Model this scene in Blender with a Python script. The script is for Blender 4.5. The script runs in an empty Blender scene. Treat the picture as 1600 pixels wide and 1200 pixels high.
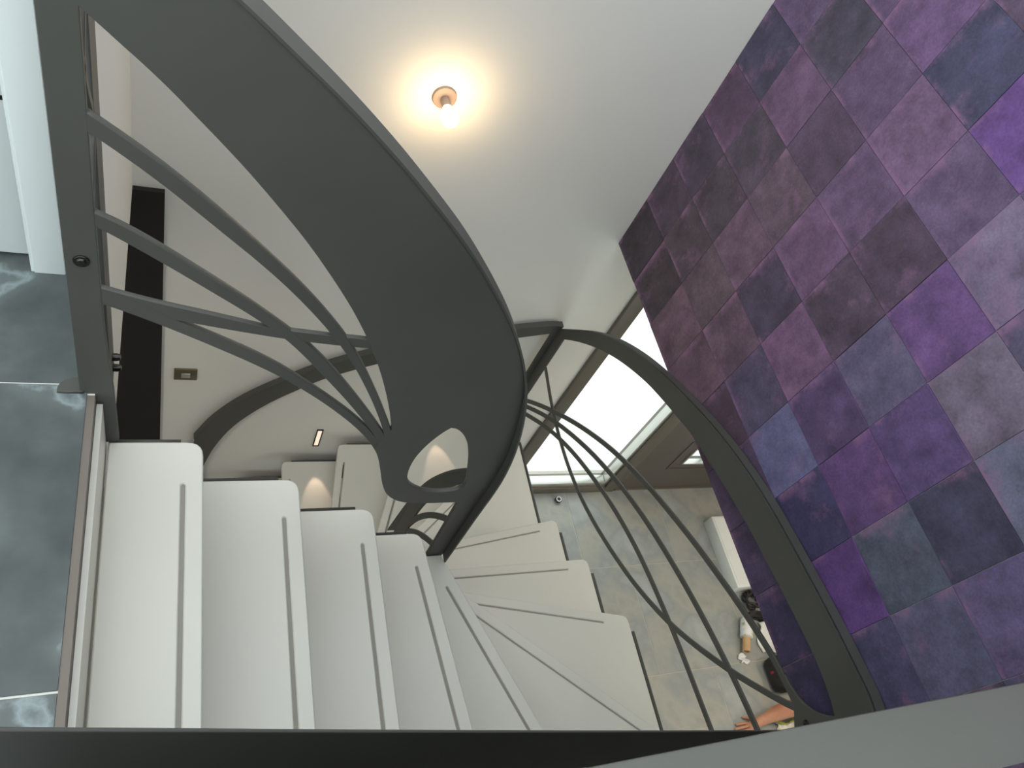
import bpy, bmesh, math, random
from mathutils import Vector, Matrix

# ------------------------------------------------------------------ camera, world, exposure
scene = bpy.context.scene
C = scene.collection
H = 1.423                                   # eye height above the upper landing (landing floor is z = 0)
GROUND = -2.96                              # ground floor, sixteen risers below
cam_data = bpy.data.cameras.new('camera')
cam = bpy.data.objects.new('camera', cam_data)
C.objects.link(cam)
cam_data.sensor_width = 36.0
cam_data.lens = 1211.84 / 1600 * 36.0
cam_data.clip_start = 0.02
RIGHT = Vector((0.91380678, -0.20756927, 0.34910193))
DOWN = Vector((0.02978541, -0.82297749, -0.56729259))
FWD = Vector((0.40505554, 0.52879396, -0.74585988))
m = Matrix.Identity(4)
for i in range(3):
    m[i][0] = RIGHT[i]; m[i][1] = -DOWN[i]; m[i][2] = -FWD[i]
m.translation = Vector((0, 0, H))
cam.matrix_world = m
scene.camera = cam

world = bpy.data.worlds.new('overcast_sky')
scene.world = world
world.use_nodes = True
bg = world.node_tree.nodes['Background']
bg.inputs['Color'].default_value = (0.90, 0.97, 1.0, 1)
bg.inputs['Strength'].default_value = 1.38
vs = scene.view_settings
vs.view_transform = 'Standard'; vs.look = 'None'; vs.gamma = 1.0; vs.use_curve_mapping = False
vs.exposure = 0.72

# ------------------------------------------------------------------ helpers
def srgb(r, g, b, k=1.0):
    def f(c):
        c /= 255.0
        return c / 12.92 if c <= 0.04045 else ((c + 0.055) / 1.055) ** 2.4
    return (min(1, f(r) * k), min(1, f(g) * k), min(1, f(b) * k), 1)

def material(name, color, rough=0.5, metal=0.0, vary=0.0, scale=6.0, bump=0.0, bump_scale=80.0, emit=None, strength=0.0, stops=None):
    mt = bpy.data.materials.new(name)
    mt.use_nodes = True
    nt = mt.node_tree; N = nt.nodes; L = nt.links
    p = N['Principled BSDF']
    p.inputs['Roughness'].default_value = rough
    p.inputs['Metallic'].default_value = metal
    tc = N.new('ShaderNodeTexCoord')
    nz = N.new('ShaderNodeTexNoise'); nz.inputs['Scale'].default_value = scale; nz.inputs['Detail'].default_value = 6
    L.new(tc.outputs['Object'], nz.inputs['Vector'])
    cr = N.new('ShaderNodeValToRGB')
    if stops is None:
        c = color
        stops = [(0.3, tuple(x * (1 - vary) for x in c[:3]) + (1,)), (0.7, tuple(min(1, x * (1 + vary)) for x in c[:3]) + (1,))]
    while len(cr.color_ramp.elements) < len(stops): cr.color_ramp.elements.new(0.5)
    for e, (pos, col) in zip(cr.color_ramp.elements, stops):
        e.position = pos; e.color = col
    L.new(nz.outputs['Fac'], cr.inputs['Fac'])
    L.new(cr.outputs['Color'], p.inputs['Base Color'])
    if bump:
        nb = N.new('ShaderNodeTexNoise'); nb.inputs['Scale'].default_value = bump_scale; nb.inputs['Detail'].default_value = 4
        L.new(tc.outputs['Object'], nb.inputs['Vector'])
        bp = N.new('ShaderNodeBump'); bp.inputs['Strength'].default_value = bump; bp.inputs['Distance'].default_value = 0.002
        L.new(nb.outputs['Fac'], bp.inputs['Height']); L.new(bp.outputs['Normal'], p.inputs['Normal'])
    if emit:
        p.inputs['Emission Color'].default_value = emit
        p.inputs['Emission Strength'].default_value = strength
    return mt

def link(name, mesh, mat, parent=None):
    o = bpy.data.objects.new(name, mesh)
    C.objects.link(o)
    if mat and not mesh.materials: mesh.materials.append(mat)
    if parent:
        o.parent = parent
        o.matrix_parent_inverse = parent_inverse(parent)
    return o

def parent_inverse(p):
    mw = Matrix.Translation(p.location)
    q = p.parent
    return mw.inverted() if q is None else (q_world(p)).inverted()

def q_world(p):
    if p.parent is None: return Matrix.Translation(p.location)
    return q_world(p.parent) @ p.matrix_parent_inverse @ Matrix.Translation(p.location)

def tag(o, label=None, cat=None, group=None, kind=None):
    if label: o['label'] = label
    if cat: o['category'] = cat
    if group: o['group'] = group
    if kind: o['kind'] = kind
    return o

def thing(name, loc, label, cat, group=None):
    o = bpy.data.objects.new(name, None)
    o.empty_display_size = 0.05
    o.location = loc
    C.objects.link(o)
    return tag(o, label, cat, group)

def finish(bm, name, smooth=None):
    bmesh.ops.recalc_face_normals(bm, faces=bm.faces)
    me = bpy.data.meshes.new(name)
    bm.to_mesh(me); bm.free()
    if smooth is not None:
        me.shade_smooth()
        me.set_sharp_from_angle(angle=math.radians(smooth))
    return me

def add_box(bm, x0, x1, y0, y1, z0, z1, bevel=0.0):
    r = bmesh.ops.create_cube(bm, size=1)
    bmesh.ops.scale(bm, vec=(x1 - x0, y1 - y0, z1 - z0), verts=r['verts'])
    bmesh.ops.translate(bm, vec=((x0 + x1) / 2, (y0 + y1) / 2, (z0 + z1) / 2), verts=r['verts'])
    if bevel:
        es = list({e for v in r['verts'] for e in v.link_edges})
        bmesh.ops.bevel(bm, geom=es, offset=bevel, segments=2, affect='EDGES', profile=0.5)

def box(name, b, mat, parent=None, bevel=0.0):
    bm = bmesh.new(); add_box(bm, *b, bevel=bevel)
    return link(name, finish(bm, name, 35 if bevel else None), mat, parent)

def boxes(name, bs, mat, parent=None, bevel=0.0):
    bm = bmesh.new()
    for b in bs: add_box(bm, *b, bevel=bevel)
    return link(name, finish(bm, name, 35 if bevel else None), mat, parent)

def lathe(name, profile, origin, axis, mat, parent=None, seg=24):
    """profile: (radius, height) pairs swept round `axis` from `origin`."""
    bm = bmesh.new()
    ax = Vector(axis).normalized()
    u = ax.orthogonal().normalized(); v = ax.cross(u)
    rings = []
    for rad, h in profile:
        if rad < 1e-6:
            rings.append([bm.verts.new(Vector(origin) + ax * h)])
        else:
            rings.append([bm.verts.new(Vector(origin) + ax * h + (u * math.cos(2 * math.pi * k / seg) + v * math.sin(2 * math.pi * k / seg)) * rad) for k in range(seg)])
    for a, b in zip(rings[:-1], rings[1:]):
        for k in range(seg):
            k2 = (k + 1) % seg
            if len(a) == 1 and len(b) == 1: continue
            if len(a) == 1: bm.faces.new((a[0], b[k], b[k2]))
            elif len(b) == 1: bm.faces.new((a[k], b[0], a[k2]))
            else: bm.faces.new((a[k], b[k], b[k2], a[k2]))
    if len(rings[0]) > 1: bm.faces.new(rings[0])
    if len(rings[-1]) > 1: bm.faces.new(rings[-1])
    return link(name, finish(bm, name, 40), mat, parent)

def smooth_line(pts, n=5):
    """Catmull-Rom through the points."""
    if len(pts) < 3: return [tuple(p) for p in pts]
    P = [Vector(p) for p in pts]
    P = [P[0] * 2 - P[1]] + P + [P[-1] * 2 - P[-2]]
    out = []
    for i in range(1, len(P) - 2):
        a, b, c, d = P[i - 1], P[i], P[i + 1], P[i + 2]
        for k in range(n):
            t = k / n
            out.append(tuple(0.5 * ((2 * b) + (c - a) * t + (2 * a - 5 * b + 4 * c - d) * t * t + (3 * b - a - 3 * c + d) * t ** 3)))
    out.append(tuple(P[-2]))
    return out

def fit_line(pts, passes=2):
    """Light smoothing that keeps the end points."""
    P = [Vector(p) for p in pts]
    for _ in range(passes):
        P = [P[0]] + [(P[i - 1] + P[i] * 2 + P[i + 1]) / 4 for i in range(1, len(P) - 1)] + [P[-1]]
    return [tuple(p) for p in P]

MAP = {'X': lambda u, v, w: (w, u, v), 'Y': lambda u, v, w: (u, w, v), 'Z': lambda u, v, w: (u, v, w)}

def plate(name, outlines, plane, w0, thick, mat, parent=None, bevel=0.0015):
    """Flat plate of real thickness cut to closed outlines (first outer, others holes) in a plane of constant X, Y or Z."""
    cu = bpy.data.curves.new('tmp', 'CURVE')
    cu.dimensions = '2D'; cu.fill_mode = 'BOTH'
    cu.extrude = thick / 2 - bevel
    cu.bevel_depth = bevel; cu.bevel_resolution = 0; cu.offset = -bevel
    for ol in outlines:
        sp = cu.splines.new('POLY'); sp.points.add(len(ol) - 1)
        for q, p in zip(sp.points, ol): q.co = (p[0], p[1], 0, 1)
        sp.use_cyclic_u = True
    tmp = bpy.data.objects.new('tmp', cu)
    C.objects.link(tmp)
    dg = bpy.context.evaluated_depsgraph_get()
    me = bpy.data.meshes.new_from_object(tmp.evaluated_get(dg))
    bpy.data.objects.remove(tmp); bpy.data.curves.remove(cu)
    f = MAP[plane]
    for v in me.vertices: v.co = f(v.co.x, v.co.y, v.co.z + w0 + thick / 2)
    bm = bmesh.new(); bm.from_mesh(me); bpy.data.meshes.remove(me)
    bmesh.ops.remove_doubles(bm, verts=bm.verts, dist=1e-5)
    return link(name, finish(bm, name), mat, parent)

def flange(name, line, plane, fronts, back, thick, mat, parent=None):
    """Bar standing across a plate's edge: line in plane coordinates, `fronts` near depth (number or list), `back` far depth."""
    if not isinstance(fronts, (list, tuple)): fronts = [fronts] * len(line)
    f = MAP[plane]; bm = bmesh.new(); rows = []
    P = [Vector(p) for p in line]
    for i, p in enumerate(P):
        t = (P[min(i + 1, len(P) - 1)] - P[max(i - 1, 0)]).normalized()
        n = Vector((-t.y, t.x))
        q = p + n * thick
        rows.append([bm.verts.new(f(p.x, p.y, fronts[i])), bm.verts.new(f(q.x, q.y, fronts[i])), bm.verts.new(f(q.x, q.y, back)), bm.verts.new(f(p.x, p.y, back))])
    for a, b in zip(rows[:-1], rows[1:]):
        for k in range(4):
            bm.faces.new((a[k], a[(k + 1) % 4], b[(k + 1) % 4], b[k]))
    bm.faces.new(rows[0]); bm.faces.new(rows[-1])
    return link(name, finish(bm, name, 30), mat, parent)

def ribbon(center, width):
    """Closed outline of a bar of constant width about a centre line."""
    P = [Vector(p) for p in center]; a = []; b = []
    for i, p in enumerate(P):
        t = (P[min(i + 1, len(P) - 1)] - P[max(i - 1, 0)]).normalized()
        n = Vector((-t.y, t.x)) * width / 2
        a.append(tuple(p + n)); b.append(tuple(p - n))
    return a + b[::-1]

def tube(name, pts, rad, mat, parent=None, seg=8):
    bm = bmesh.new(); P = [Vector(p) for p in pts]; rings = []
    rad = rad if isinstance(rad, (list, tuple)) else [rad] * len(P)
    for i, p in enumerate(P):
        t = (P[min(i + 1, len(P) - 1)] - P[max(i - 1, 0)]).normalized()
        u = t.cross(Vector((0.31, 0.2, 0.93))).normalized(); v = t.cross(u)
        rings.append([bm.verts.new(p + (u * math.cos(2 * math.pi * k / seg) + v * math.sin(2 * math.pi * k / seg)) * rad[i]) for k in range(seg)])
    for a, b in zip(rings[:-1], rings[1:]):
        for k in range(seg): bm.faces.new((a[k], a[(k + 1) % seg], b[(k + 1) % seg], b[k]))
    bm.faces.new(rings[0]); bm.faces.new(rings[-1])
    return link(name, finish(bm, name, 50), mat, parent)

def skin_mesh(name, joints, edges, mat, parent=None, sub=2, root=0):
    """joints: (x, y, z, radius) ; a continuous skin grown over the edges."""
    me = bpy.data.meshes.new('tmp_skin')
    me.from_pydata([j[:3] for j in joints], edges, [])
    o = bpy.data.objects.new('tmp_skin', me); C.objects.link(o)
    o.modifiers.new('skin', 'SKIN')
    if not me.skin_vertices: me.skin_vertices.new()
    for k, sv in enumerate(me.skin_vertices[0].data):
        sv.radius = (joints[k][3], joints[k][3]); sv.use_root = (k == root)
    s = o.modifiers.new('sub', 'SUBSURF'); s.levels = sub; s.render_levels = sub
    dg = bpy.context.evaluated_depsgraph_get()
    nm = bpy.data.meshes.new_from_object(o.evaluated_get(dg))
    bpy.data.objects.remove(o); bpy.data.meshes.remove(me)
    nm.shade_smooth()
    return link(name, nm, mat, parent)

# ------------------------------------------------------------------ materials
M = {}
M['wall'] = material('white_plaster', srgb(234, 232, 225), 0.75, vary=0.012, scale=3, bump=0.08, bump_scale=220)
M['tread'] = material('white_lacquer', srgb(222, 220, 210), 0.38, vary=0.01, scale=4)
M['metal'] = material('charcoal_steel', srgb(80, 80, 76), 0.5, metal=0.1, vary=0.06, scale=5, bump=0.05, bump_scale=500)
M['darkpaint'] = material('dark_brown_door_paint', srgb(92, 86, 80), 0.45, vary=0.04)
M['black'] = material('black_brown_panel', srgb(27, 23, 21), 0.65, vary=0.1)
M['frame'] = material('dark_bronze_frame', srgb(108, 102, 92), 0.4, metal=0.2, vary=0.04)
M['alu'] = material('brushed_aluminium', srgb(205, 205, 198), 0.3, metal=0.8, vary=0.03)
M['doorwhite'] = material('white_door_paint', srgb(242, 248, 248), 0.45, vary=0.01)
M['slate'] = material('dark_slate_tile', None, 0.55, scale=5.5, bump=0.25, bump_scale=30,
                      stops=[(0.30, srgb(60, 66, 66)), (0.52, srgb(84, 90, 90)), (0.62, srgb(98, 104, 104)), (0.66, srgb(140, 152, 153)), (0.70, srgb(104, 112, 112))])
M['stone'] = material('grey_stone_tile', None, 0.42, scale=3.0, bump=0.2, bump_scale=24,
                      stops=[(0.28, srgb(138, 139, 132)), (0.44, srgb(168, 169, 161)), (0.54, srgb(150, 156, 155)), (0.64, srgb(170, 175, 174)), (0.74, srgb(188, 187, 178))])
M['grout'] = material('pale_grout', srgb(196, 192, 180), 0.9, vary=0.05)
M['trimdark'] = material('brown_grey_edge_trim', srgb(118, 108, 100), 0.6, vary=0.05)
M['strip'] = material('grey_rubber_strip', srgb(150, 146, 138), 0.8, vary=0.05)
M['steelbolt'] = material('dark_bolt_steel', srgb(70, 68, 66), 0.25, metal=0.9, vary=0.05)
M['switch'] = material('bronze_switch_plate', srgb(118, 108, 88), 0.35, metal=0.6, vary=0.05)
M['lampcream'] = material('cream_lamp_metal', srgb(160, 140, 130), 0.6, vary=0.02)
M['bulb'] = material('glowing_bulb', srgb(255, 240, 210), 0.4, emit=(1.0, 0.72, 0.40, 1), strength=34.0)
M['led'] = material('warm_led_strip', srgb(255, 225, 205), 0.4, emit=(1.0, 0.78, 0.62, 1), strength=0.5)
M['outside'] = material('pale_gravel', srgb(245, 244, 240), 0.9, vary=0.05, scale=14)
M['card'] = material('tan_cardboard', srgb(205, 170, 125), 0.8, vary=0.05, scale=20)
M['label'] = material('printed_white_plastic', None, 0.4, scale=26, stops=[(0.40, srgb(238, 240, 240)), (0.55, srgb(230, 232, 228)), (0.60, srgb(212, 205, 120)), (0.66, srgb(150, 175, 195)), (0.72, srgb(240, 240, 238))])
M['whitegloss'] = material('white_packaging', srgb(236, 240, 238), 0.35, vary=0.02)
M['blackcloth'] = material('black_nylon', srgb(38, 38, 38), 0.6, vary=0.3, scale=25, bump=0.3, bump_scale=120)
M['red'] = material('red_mark', srgb(170, 40, 60), 0.6, vary=0.1)
M['cloth'] = material('white_cotton', srgb(232, 230, 218), 0.85, vary=0.03, scale=12, bump=0.3, bump_scale=60)
M['yellow'] = material('yellow_green_hem', srgb(186, 184, 90), 0.8, vary=0.05)
M['skin'] = material('skin', None, 0.55, scale=9, stops=[(0.3, srgb(176, 118, 90)), (0.7, srgb(206, 150, 120))])
M['hair'] = material('dark_hair', srgb(45, 36, 30), 0.5, vary=0.4, scale=60)
M['denim'] = material('dark_denim', srgb(52, 56, 66), 0.85, vary=0.15, scale=40)
M['leaf'] = material('pale_leaf', srgb(150, 180, 150), 0.6, vary=0.2)

def glass_material():
    mt = bpy.data.materials.new('window_glass'); mt.use_nodes = True
    nt = mt.node_tree; N = nt.nodes; L = nt.links; N.clear()
    out = N.new('ShaderNodeOutputMaterial'); mix = N.new('ShaderNodeMixShader')
    mix.inputs['Fac'].default_value = 0.05
    tr = N.new('ShaderNodeBsdfTransparent'); tr.inputs['Color'].default_value = (0.97, 0.99, 0.98, 1)
    gl = N.new('ShaderNodeBsdfGlossy'); gl.inputs['Roughness'].default_value = 0.02
    L.new(tr.outputs['BSDF'], mix.inputs[1]); L.new(gl.outputs['BSDF'], mix.inputs[2])
    L.new(mix.outputs['Shader'], out.inputs['Surface'])
    return mt
M['glass'] = glass_material()

def wallpaper_material():
    """Aged suede squares: each square's own tint comes from the object colour, mottled and scuffed by noise."""
    mt = bpy.data.materials.new('purple_suede_wallpaper'); mt.use_nodes = True
    nt = mt.node_tree; N = nt.nodes; L = nt.links
    p = N['Principled BSDF']; p.inputs['Roughness'].default_value = 0.7
    oi = N.new('ShaderNodeObjectInfo'); tc = N.new('ShaderNodeTexCoord')
    add = N.new('ShaderNodeVectorMath'); add.operation = 'ADD'
    sc = N.new('ShaderNodeVectorMath'); sc.operation = 'SCALE'; sc.inputs[0].default_value = (37.0, 11.0, 23.0)
    L.new(oi.outputs['Random'], sc.inputs['Scale']); L.new(tc.outputs['Generated'], add.inputs[0]); L.new(sc.outputs['Vector'], add.inputs[1])
    n1 = N.new('ShaderNodeTexNoise'); n1.inputs['Scale'].default_value = 2.4; n1.inputs['Detail'].default_value = 8; n1.inputs['Roughness'].default_value = 0.65
    n2 = N.new('ShaderNodeTexNoise'); n2.inputs['Scale'].default_value = 34; n2.inputs['Detail'].default_value = 5
    L.new(add.outputs['Vector'], n1.inputs['Vector']); L.new(add.outputs['Vector'], n2.inputs['Vector'])
    r1 = N.new('ShaderNodeMapRange'); r1.inputs['From Min'].default_value = 0.3; r1.inputs['From Max'].default_value = 0.7
    r1.inputs['To Min'].default_value = 0.6; r1.inputs['To Max'].default_value = 1.38
    L.new(n1.outputs['Fac'], r1.inputs['Value'])
    r2 = N.new('ShaderNodeMapRange'); r2.inputs['From Min'].default_value = 0.3; r2.inputs['From Max'].default_value = 0.7
    r2.inputs['To Min'].default_value = 0.86; r2.inputs['To Max'].default_value = 1.14
    L.new(n2.outputs['Fac'], r2.inputs['Value'])
    mul = N.new('ShaderNodeMath'); mul.operation = 'MULTIPLY'
    L.new(r1.outputs['Result'], mul.inputs[0]); L.new(r2.outputs['Result'], mul.inputs[1])
    col = N.new('ShaderNodeVectorMath'); col.operation = 'SCALE'
    L.new(oi.outputs['Color'], col.inputs[0]); L.new(mul.outputs['Value'], col.inputs['Scale'])
    # scuffed pinkish patches
    n3 = N.new('ShaderNodeTexNoise'); n3.inputs['Scale'].default_value = 1.7; n3.inputs['Detail'].default_value = 9; n3.inputs['Roughness'].default_value = 0.7
    off = N.new('ShaderNodeVectorMath'); off.operation = 'ADD'; off.inputs[1].default_value = (5.3, 9.1, 2.7)
    L.new(add.outputs['Vector'], off.inputs[0]); L.new(off.outputs['Vector'], n3.inputs['Vector'])
    r3 = N.new('ShaderNodeMapRange'); r3.inputs['From Min'].default_value = 0.56; r3.inputs['From Max'].default_value = 0.72
    r3.inputs['To Min'].default_value = 0.0; r3.inputs['To Max'].default_value = 0.55
    L.new(n3.outputs['Fac'], r3.inputs['Value'])
    # worn pale border along two sides of each square, broken up by the noise
    sx = N.new('ShaderNodeSeparateXYZ'); L.new(tc.outputs['Generated'], sx.inputs[0])
    e1 = N.new('ShaderNodeMapRange'); e1.inputs['From Min'].default_value = 0.86; e1.inputs['From Max'].default_value = 0.97; L.new(sx.outputs['Y'], e1.inputs['Value'])
    e2 = N.new('ShaderNodeMapRange'); e2.inputs['From Min'].default_value = 0.08; e2.inputs['From Max'].default_value = 0.02; L.new(sx.outputs['Z'], e2.inputs['Value'])
    em = N.new('ShaderNodeMath'); em.operation = 'MAXIMUM'; L.new(e1.outputs['Result'], em.inputs[0]); L.new(e2.outputs['Result'], em.inputs[1])
    en = N.new('ShaderNodeMapRange'); en.inputs['From Min'].default_value = 0.48; en.inputs['From Max'].default_value = 0.62; en.inputs['To Max'].default_value = 0.75; L.new(n3.outputs['Fac'], en.inputs['Value'])
    ee = N.new('ShaderNodeMath'); ee.operation = 'MULTIPLY'; L.new(em.outputs['Value'], ee.inputs[0]); L.new(en.outputs['Result'], ee.inputs[1])
    fm = N.new('ShaderNodeMath'); fm.operation = 'MAXIMUM'; L.new(ee.outputs['Value'], fm.inputs[0]); L.new(r3.outputs['Result'], fm.inputs[1])
    mx = N.new('ShaderNodeMix'); mx.data_type = 'RGBA'
    L.new(fm.outputs['Value'], mx.inputs[0]); L.new(col.outputs['Vector'], mx.inputs[6])
    mx.inputs[7].default_value = srgb(140, 102, 138, 1.2)
    L.new(mx.outputs[2], p.inputs['Base Color'])
    bp = N.new('ShaderNodeBump'); bp.inputs['Strength'].default_value = 0.15; bp.inputs['Distance'].default_value = 0.002
    L.new(n2.outputs['Fac'], bp.inputs['Height']); L.new(bp.outputs['Normal'], p.inputs['Normal'])
    return mt
M['paper'] = wallpaper_material()

# ------------------------------------------------------------------ the setting
YB = 2.2            # face of the back wall
XP = 1.777          # face of the purple wall
SOFFIT = -0.592     # underside of the upper floor
TOP = 2.45

def structure(o): return tag(o, kind='structure')

# ground floor with its stone tiles
fl = structure(box('floor', (-2.6, 5.4, -2.2, 2.32, GROUND - 0.15, GROUND - 0.002), M['grout']))
random.seed(3)
rows = [(2.32, 1.62), (1.616, 0.89), (0.886, 0.16), (0.156, -0.57), (-0.574, -1.3), (-1.304, -2.03)]
tile_mesh = None
for ri, (y1, y0) in enumerate(rows):
    x = 2.58 - 0.745 * 7 + (0.335 if ri % 2 else 0)
    while x < 5.3:
        xa, xb = x, min(x + 0.741, 5.4)
        y1c = min(y1, 2.2)
        bm = bmesh.new(); add_box(bm, -(xb - xa) / 2, (xb - xa) / 2, -(y1c - y0) / 2, (y1c - y0) / 2, -0.01, 0, bevel=0.0015)
        o = link('tile', finish(bm, 'tile'), M['stone'])
        o.location = ((xa + xb) / 2, (y1c + y0) / 2, GROUND + random.uniform(-0.0004, 0.0004))
        o.parent = fl
        x += 0.745

# upper floor slabs (landing on the left, walkway on the camera's side, floor behind the purple wall)
ls = structure(box('floor_landing', (-2.6, -0.13, -2.2, YB, SOFFIT, -0.003), M['wall']))
ns = structure(box('floor_walkway', (-0.13, 5.4, -2.2, -0.03, SOFFIT, -0.003), M['wall']))
random.seed(5)
for (y1, y0) in [(1.558, 0.977), (0.973, 0.394), (0.390, -0.189), (-0.193, -0.772), (-0.776, -1.355), (-1.359, -1.94)]:
    x = -0.1435
    w = 0.879 if y1 > 0 else 0.879
    while x > -2.4:
        xa = max(x - w, -2.6)
        bm = bmesh.new(); hx = (x - xa) / 2; hy = (y1 - y0) / 2
        add_box(bm, -hx, hx, -hy, hy, -0.012, 0, bevel=0.001)
        o = link('tile', finish(bm, 'tile'), M['slate'], None)
        o.location = ((x + xa) / 2, (y1 + y0) / 2, random.uniform(-0.0004, 0.0003)); o.parent = ls
        x = xa - 0.004
box('edge_trim', (-0.143, -0.1295, -0.03, 0.95, -0.03, -0.0015), M['trimdark'], ls)
for (y1, y0) in [(-0.04, -0.189), (-0.193, -0.772), (-0.776, -1.355)]:
    for k in range(6):
        xa = -0.1395 + 0.883 * k
        o = box('tile', (xa, xa + 0.879, y0, y1, -0.012, 0.0), M['slate'], ns)

# walls
wb = structure(boxes('wall_back', [(-2.6, 2.03, YB, YB + 0.18, GROUND, TOP), (3.96, 5.4, YB, YB + 0.18, GROUND, TOP), (2.03, 3.96, YB, YB + 0.18, -0.78, TOP)], M['wall']))
wr = structure(box('wall_right', (XP + 0.004, 1.92, -2.2, YB, SOFFIT, TOP), M['wall']))
structure(box('wall_lower_right', (5.4, 5.55, -2.2, YB, GROUND, SOFFIT), M['wall']))
structure(boxes('wall_lower_left', [(-2.75, -2.6, -2.2, YB, GROUND, 0.25), (-2.75, -2.6, -2.2, YB, 2.3, TOP), (-2.75, -2.6, -2.2, -1.9, 0.25, 2.3), (-2.75, -2.6, 1.1, YB, 0.25, 2.3)], M['wall']))
w4 = structure(boxes('window_4', [(2.1, 2.18, -2.32, -2.24, GROUND, -0.75), (4.92, 5.0, -2.32, -2.24, GROUND, -0.75), (3.5, 3.6, -2.32, -2.24, GROUND + 0.08, -0.83), (2.18, 4.92, -2.32, -2.24, GROUND, GROUND + 0.08), (2.18, 4.92, -2.32, -2.24, -0.83, -0.75)], M['frame']))
box('pane', (2.18, 3.5, -2.285, -2.279, GROUND + 0.08, -0.83), M['glass'], w4); box('pane', (3.6, 4.92, -2.285, -2.279, GROUND + 0.08, -0.83), M['glass'], w4)
w3 = structure(boxes('added_window_3', [(-2.72, -2.63, -1.9, -1.84, 0.25, 2.3), (-2.72, -2.63, 1.04, 1.1, 0.25, 2.3), (-2.72, -2.63, -0.43, -0.37, 0.31, 2.24), (-2.72, -2.63, -1.84, 1.04, 0.25, 0.31), (-2.72, -2.63, -1.84, 1.04, 2.24, 2.3)], M['doorwhite']))  # added out-of-view opening that brightens the white landing door
box('pane', (-2.68, -2.674, -1.84, -0.43, 0.31, 2.24), M['glass'], w3); box('pane', (-2.68, -2.674, -0.37, 1.04, 0.31, 2.24), M['glass'], w3)
structure(boxes('wall_front', [(-2.75, 2.1, -2.35, -2.2, GROUND, 0.3), (2.1, 5.0, -2.35, -2.2, -0.75, 0.3), (5.0, 5.55, -2.35, -2.2, GROUND, 0.3), (-2.75, 5.55, -2.35, -2.2, 2.3, TOP), (-2.75, -2.3, -2.35, -2.2, 0.3, 2.3), (1.65, 5.55, -2.35, -2.2, 0.3, 2.3)], M['wall']))
w2 = structure(boxes('added_window_2', [(-2.3, -2.24, -2.32, -2.24, 0.3, 2.3), (1.59, 1.65, -2.32, -2.24, 0.3, 2.3), (-0.36, -0.30, -2.32, -2.24, 0.36, 2.24), (-2.24, 1.59, -2.32, -2.24, 0.3, 0.36), (-2.24, 1.59, -2.32, -2.24, 2.24, 2.3)], M['doorwhite']))  # unseen window, added to throw more daylight on the back wall
box('pane', (-2.24, -0.36, -2.285, -2.279, 0.36, 2.24), M['glass'], w2); box('pane', (-0.30, 1.59, -2.285, -2.279, 0.36, 2.24), M['glass'], w2)
cr_ = structure(box('ceiling', (1.92, 5.4, -0.03, YB, SOFFIT, SOFFIT + 0.15), M['wall']))

# purple squares on the right wall
TINT = {(-2,-3):(62,56,88),(-2,-2):(74,71,104),(-2,-1):(88,85,116),(-2,0):(92,80,120),
 (-1,-3):(62,54,88),(-1,-2):(92,60,122),(-1,-1):(80,84,104),(-1,0):(64,62,88),(-1,1):(95,95,120),
 (0,-3):(72,60,92),(0,-2):(60,54,92),(0,-1):(88,60,110),(0,0):(86,66,114),(0,1):(106,94,116),(0,2):(80,72,100),
 (1,-3):(78,62,90),(1,-2):(92,90,130),(1,-1):(80,62,102),(1,0):(88,80,112),(1,1):(97,68,120),(1,2):(108,94,124),
 (2,-3):(76,58,76),(2,-2):(76,68,96),(2,-1):(106,76,110),(2,0):(74,60,80),(2,1):(74,58,80),(2,2):(92,74,108),(2,3):(96,64,128),
 (3,-3):(95,72,88),(3,-2):(94,72,92),(3,-1):(68,58,82),(3,0):(100,74,108),(3,1):(96,74,108),(3,2):(106,80,114),(3,3):(64,62,92),
 (4,-3):(98,76,90),(4,-2):(90,73,86),(4,-1):(98,75,98),(4,0):(92,74,92),(4,1):(80,63,88),(4,2):(90,70,102),(4,3):(100,74,116),
 (5,-3):(66,56,66),(5,-2):(76,64,76),(5,-1):(72,62,76),(5,0):(76,66,84),(5,1):(98,74,106),(5,2):(70,64,84),(5,3):(92,72,108),
 (6,-3):(60,52,62),(6,-2):(74,61,80),(6,-1):(70,60,80),(6,0):(86,64,92),(6,1):(64,60,84),(6,2):(92,74,108)}
random.seed(11)
spare = list(TINT.values())
for k in range(-7, 7):
    for j in range(-3, 9):
        y0 = 0.604 + 0.228 * k; y1 = min(y0 + 0.228, YB - 0.001)
        z0 = SOFFIT if j == -3 else 0.0965 + 0.2165 * j; z1 = 0.0965 + 0.2165 * (j + 1)
        if z1 - z0 < 0.02 or y1 - y0 < 0.02: continue
        t = 0.004 + random.uniform(-0.0012, 0.0012); g = 0.0006
        bm = bmesh.new(); add_box(bm, -t, 0.001, -(y1 - y0) / 2 + g, (y1 - y0) / 2 - g, -(z1 - z0) / 2 + g, (z1 - z0) / 2 - g, bevel=0.0008)
        o = link('wallpaper_square', finish(bm, 'wallpaper_square'), M['paper'])
        o.location = (XP + 0.004, (y0 + y1) / 2, (z0 + z1) / 2); o.parent = wr
        tint = TINT.get((k, j), random.choice(spare)); grey = sum(tint) / 3
        o.color = srgb(*[0.88 * q + 0.12 * grey for q in tint], 1.3)

# tall black-brown door leaf in the back wall, under the landing
d3 = structure(box('door_3', (-0.95, -0.03, YB - 0.02, YB + 0.002, GROUND, SOFFIT - 0.002), M['black']))

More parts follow.
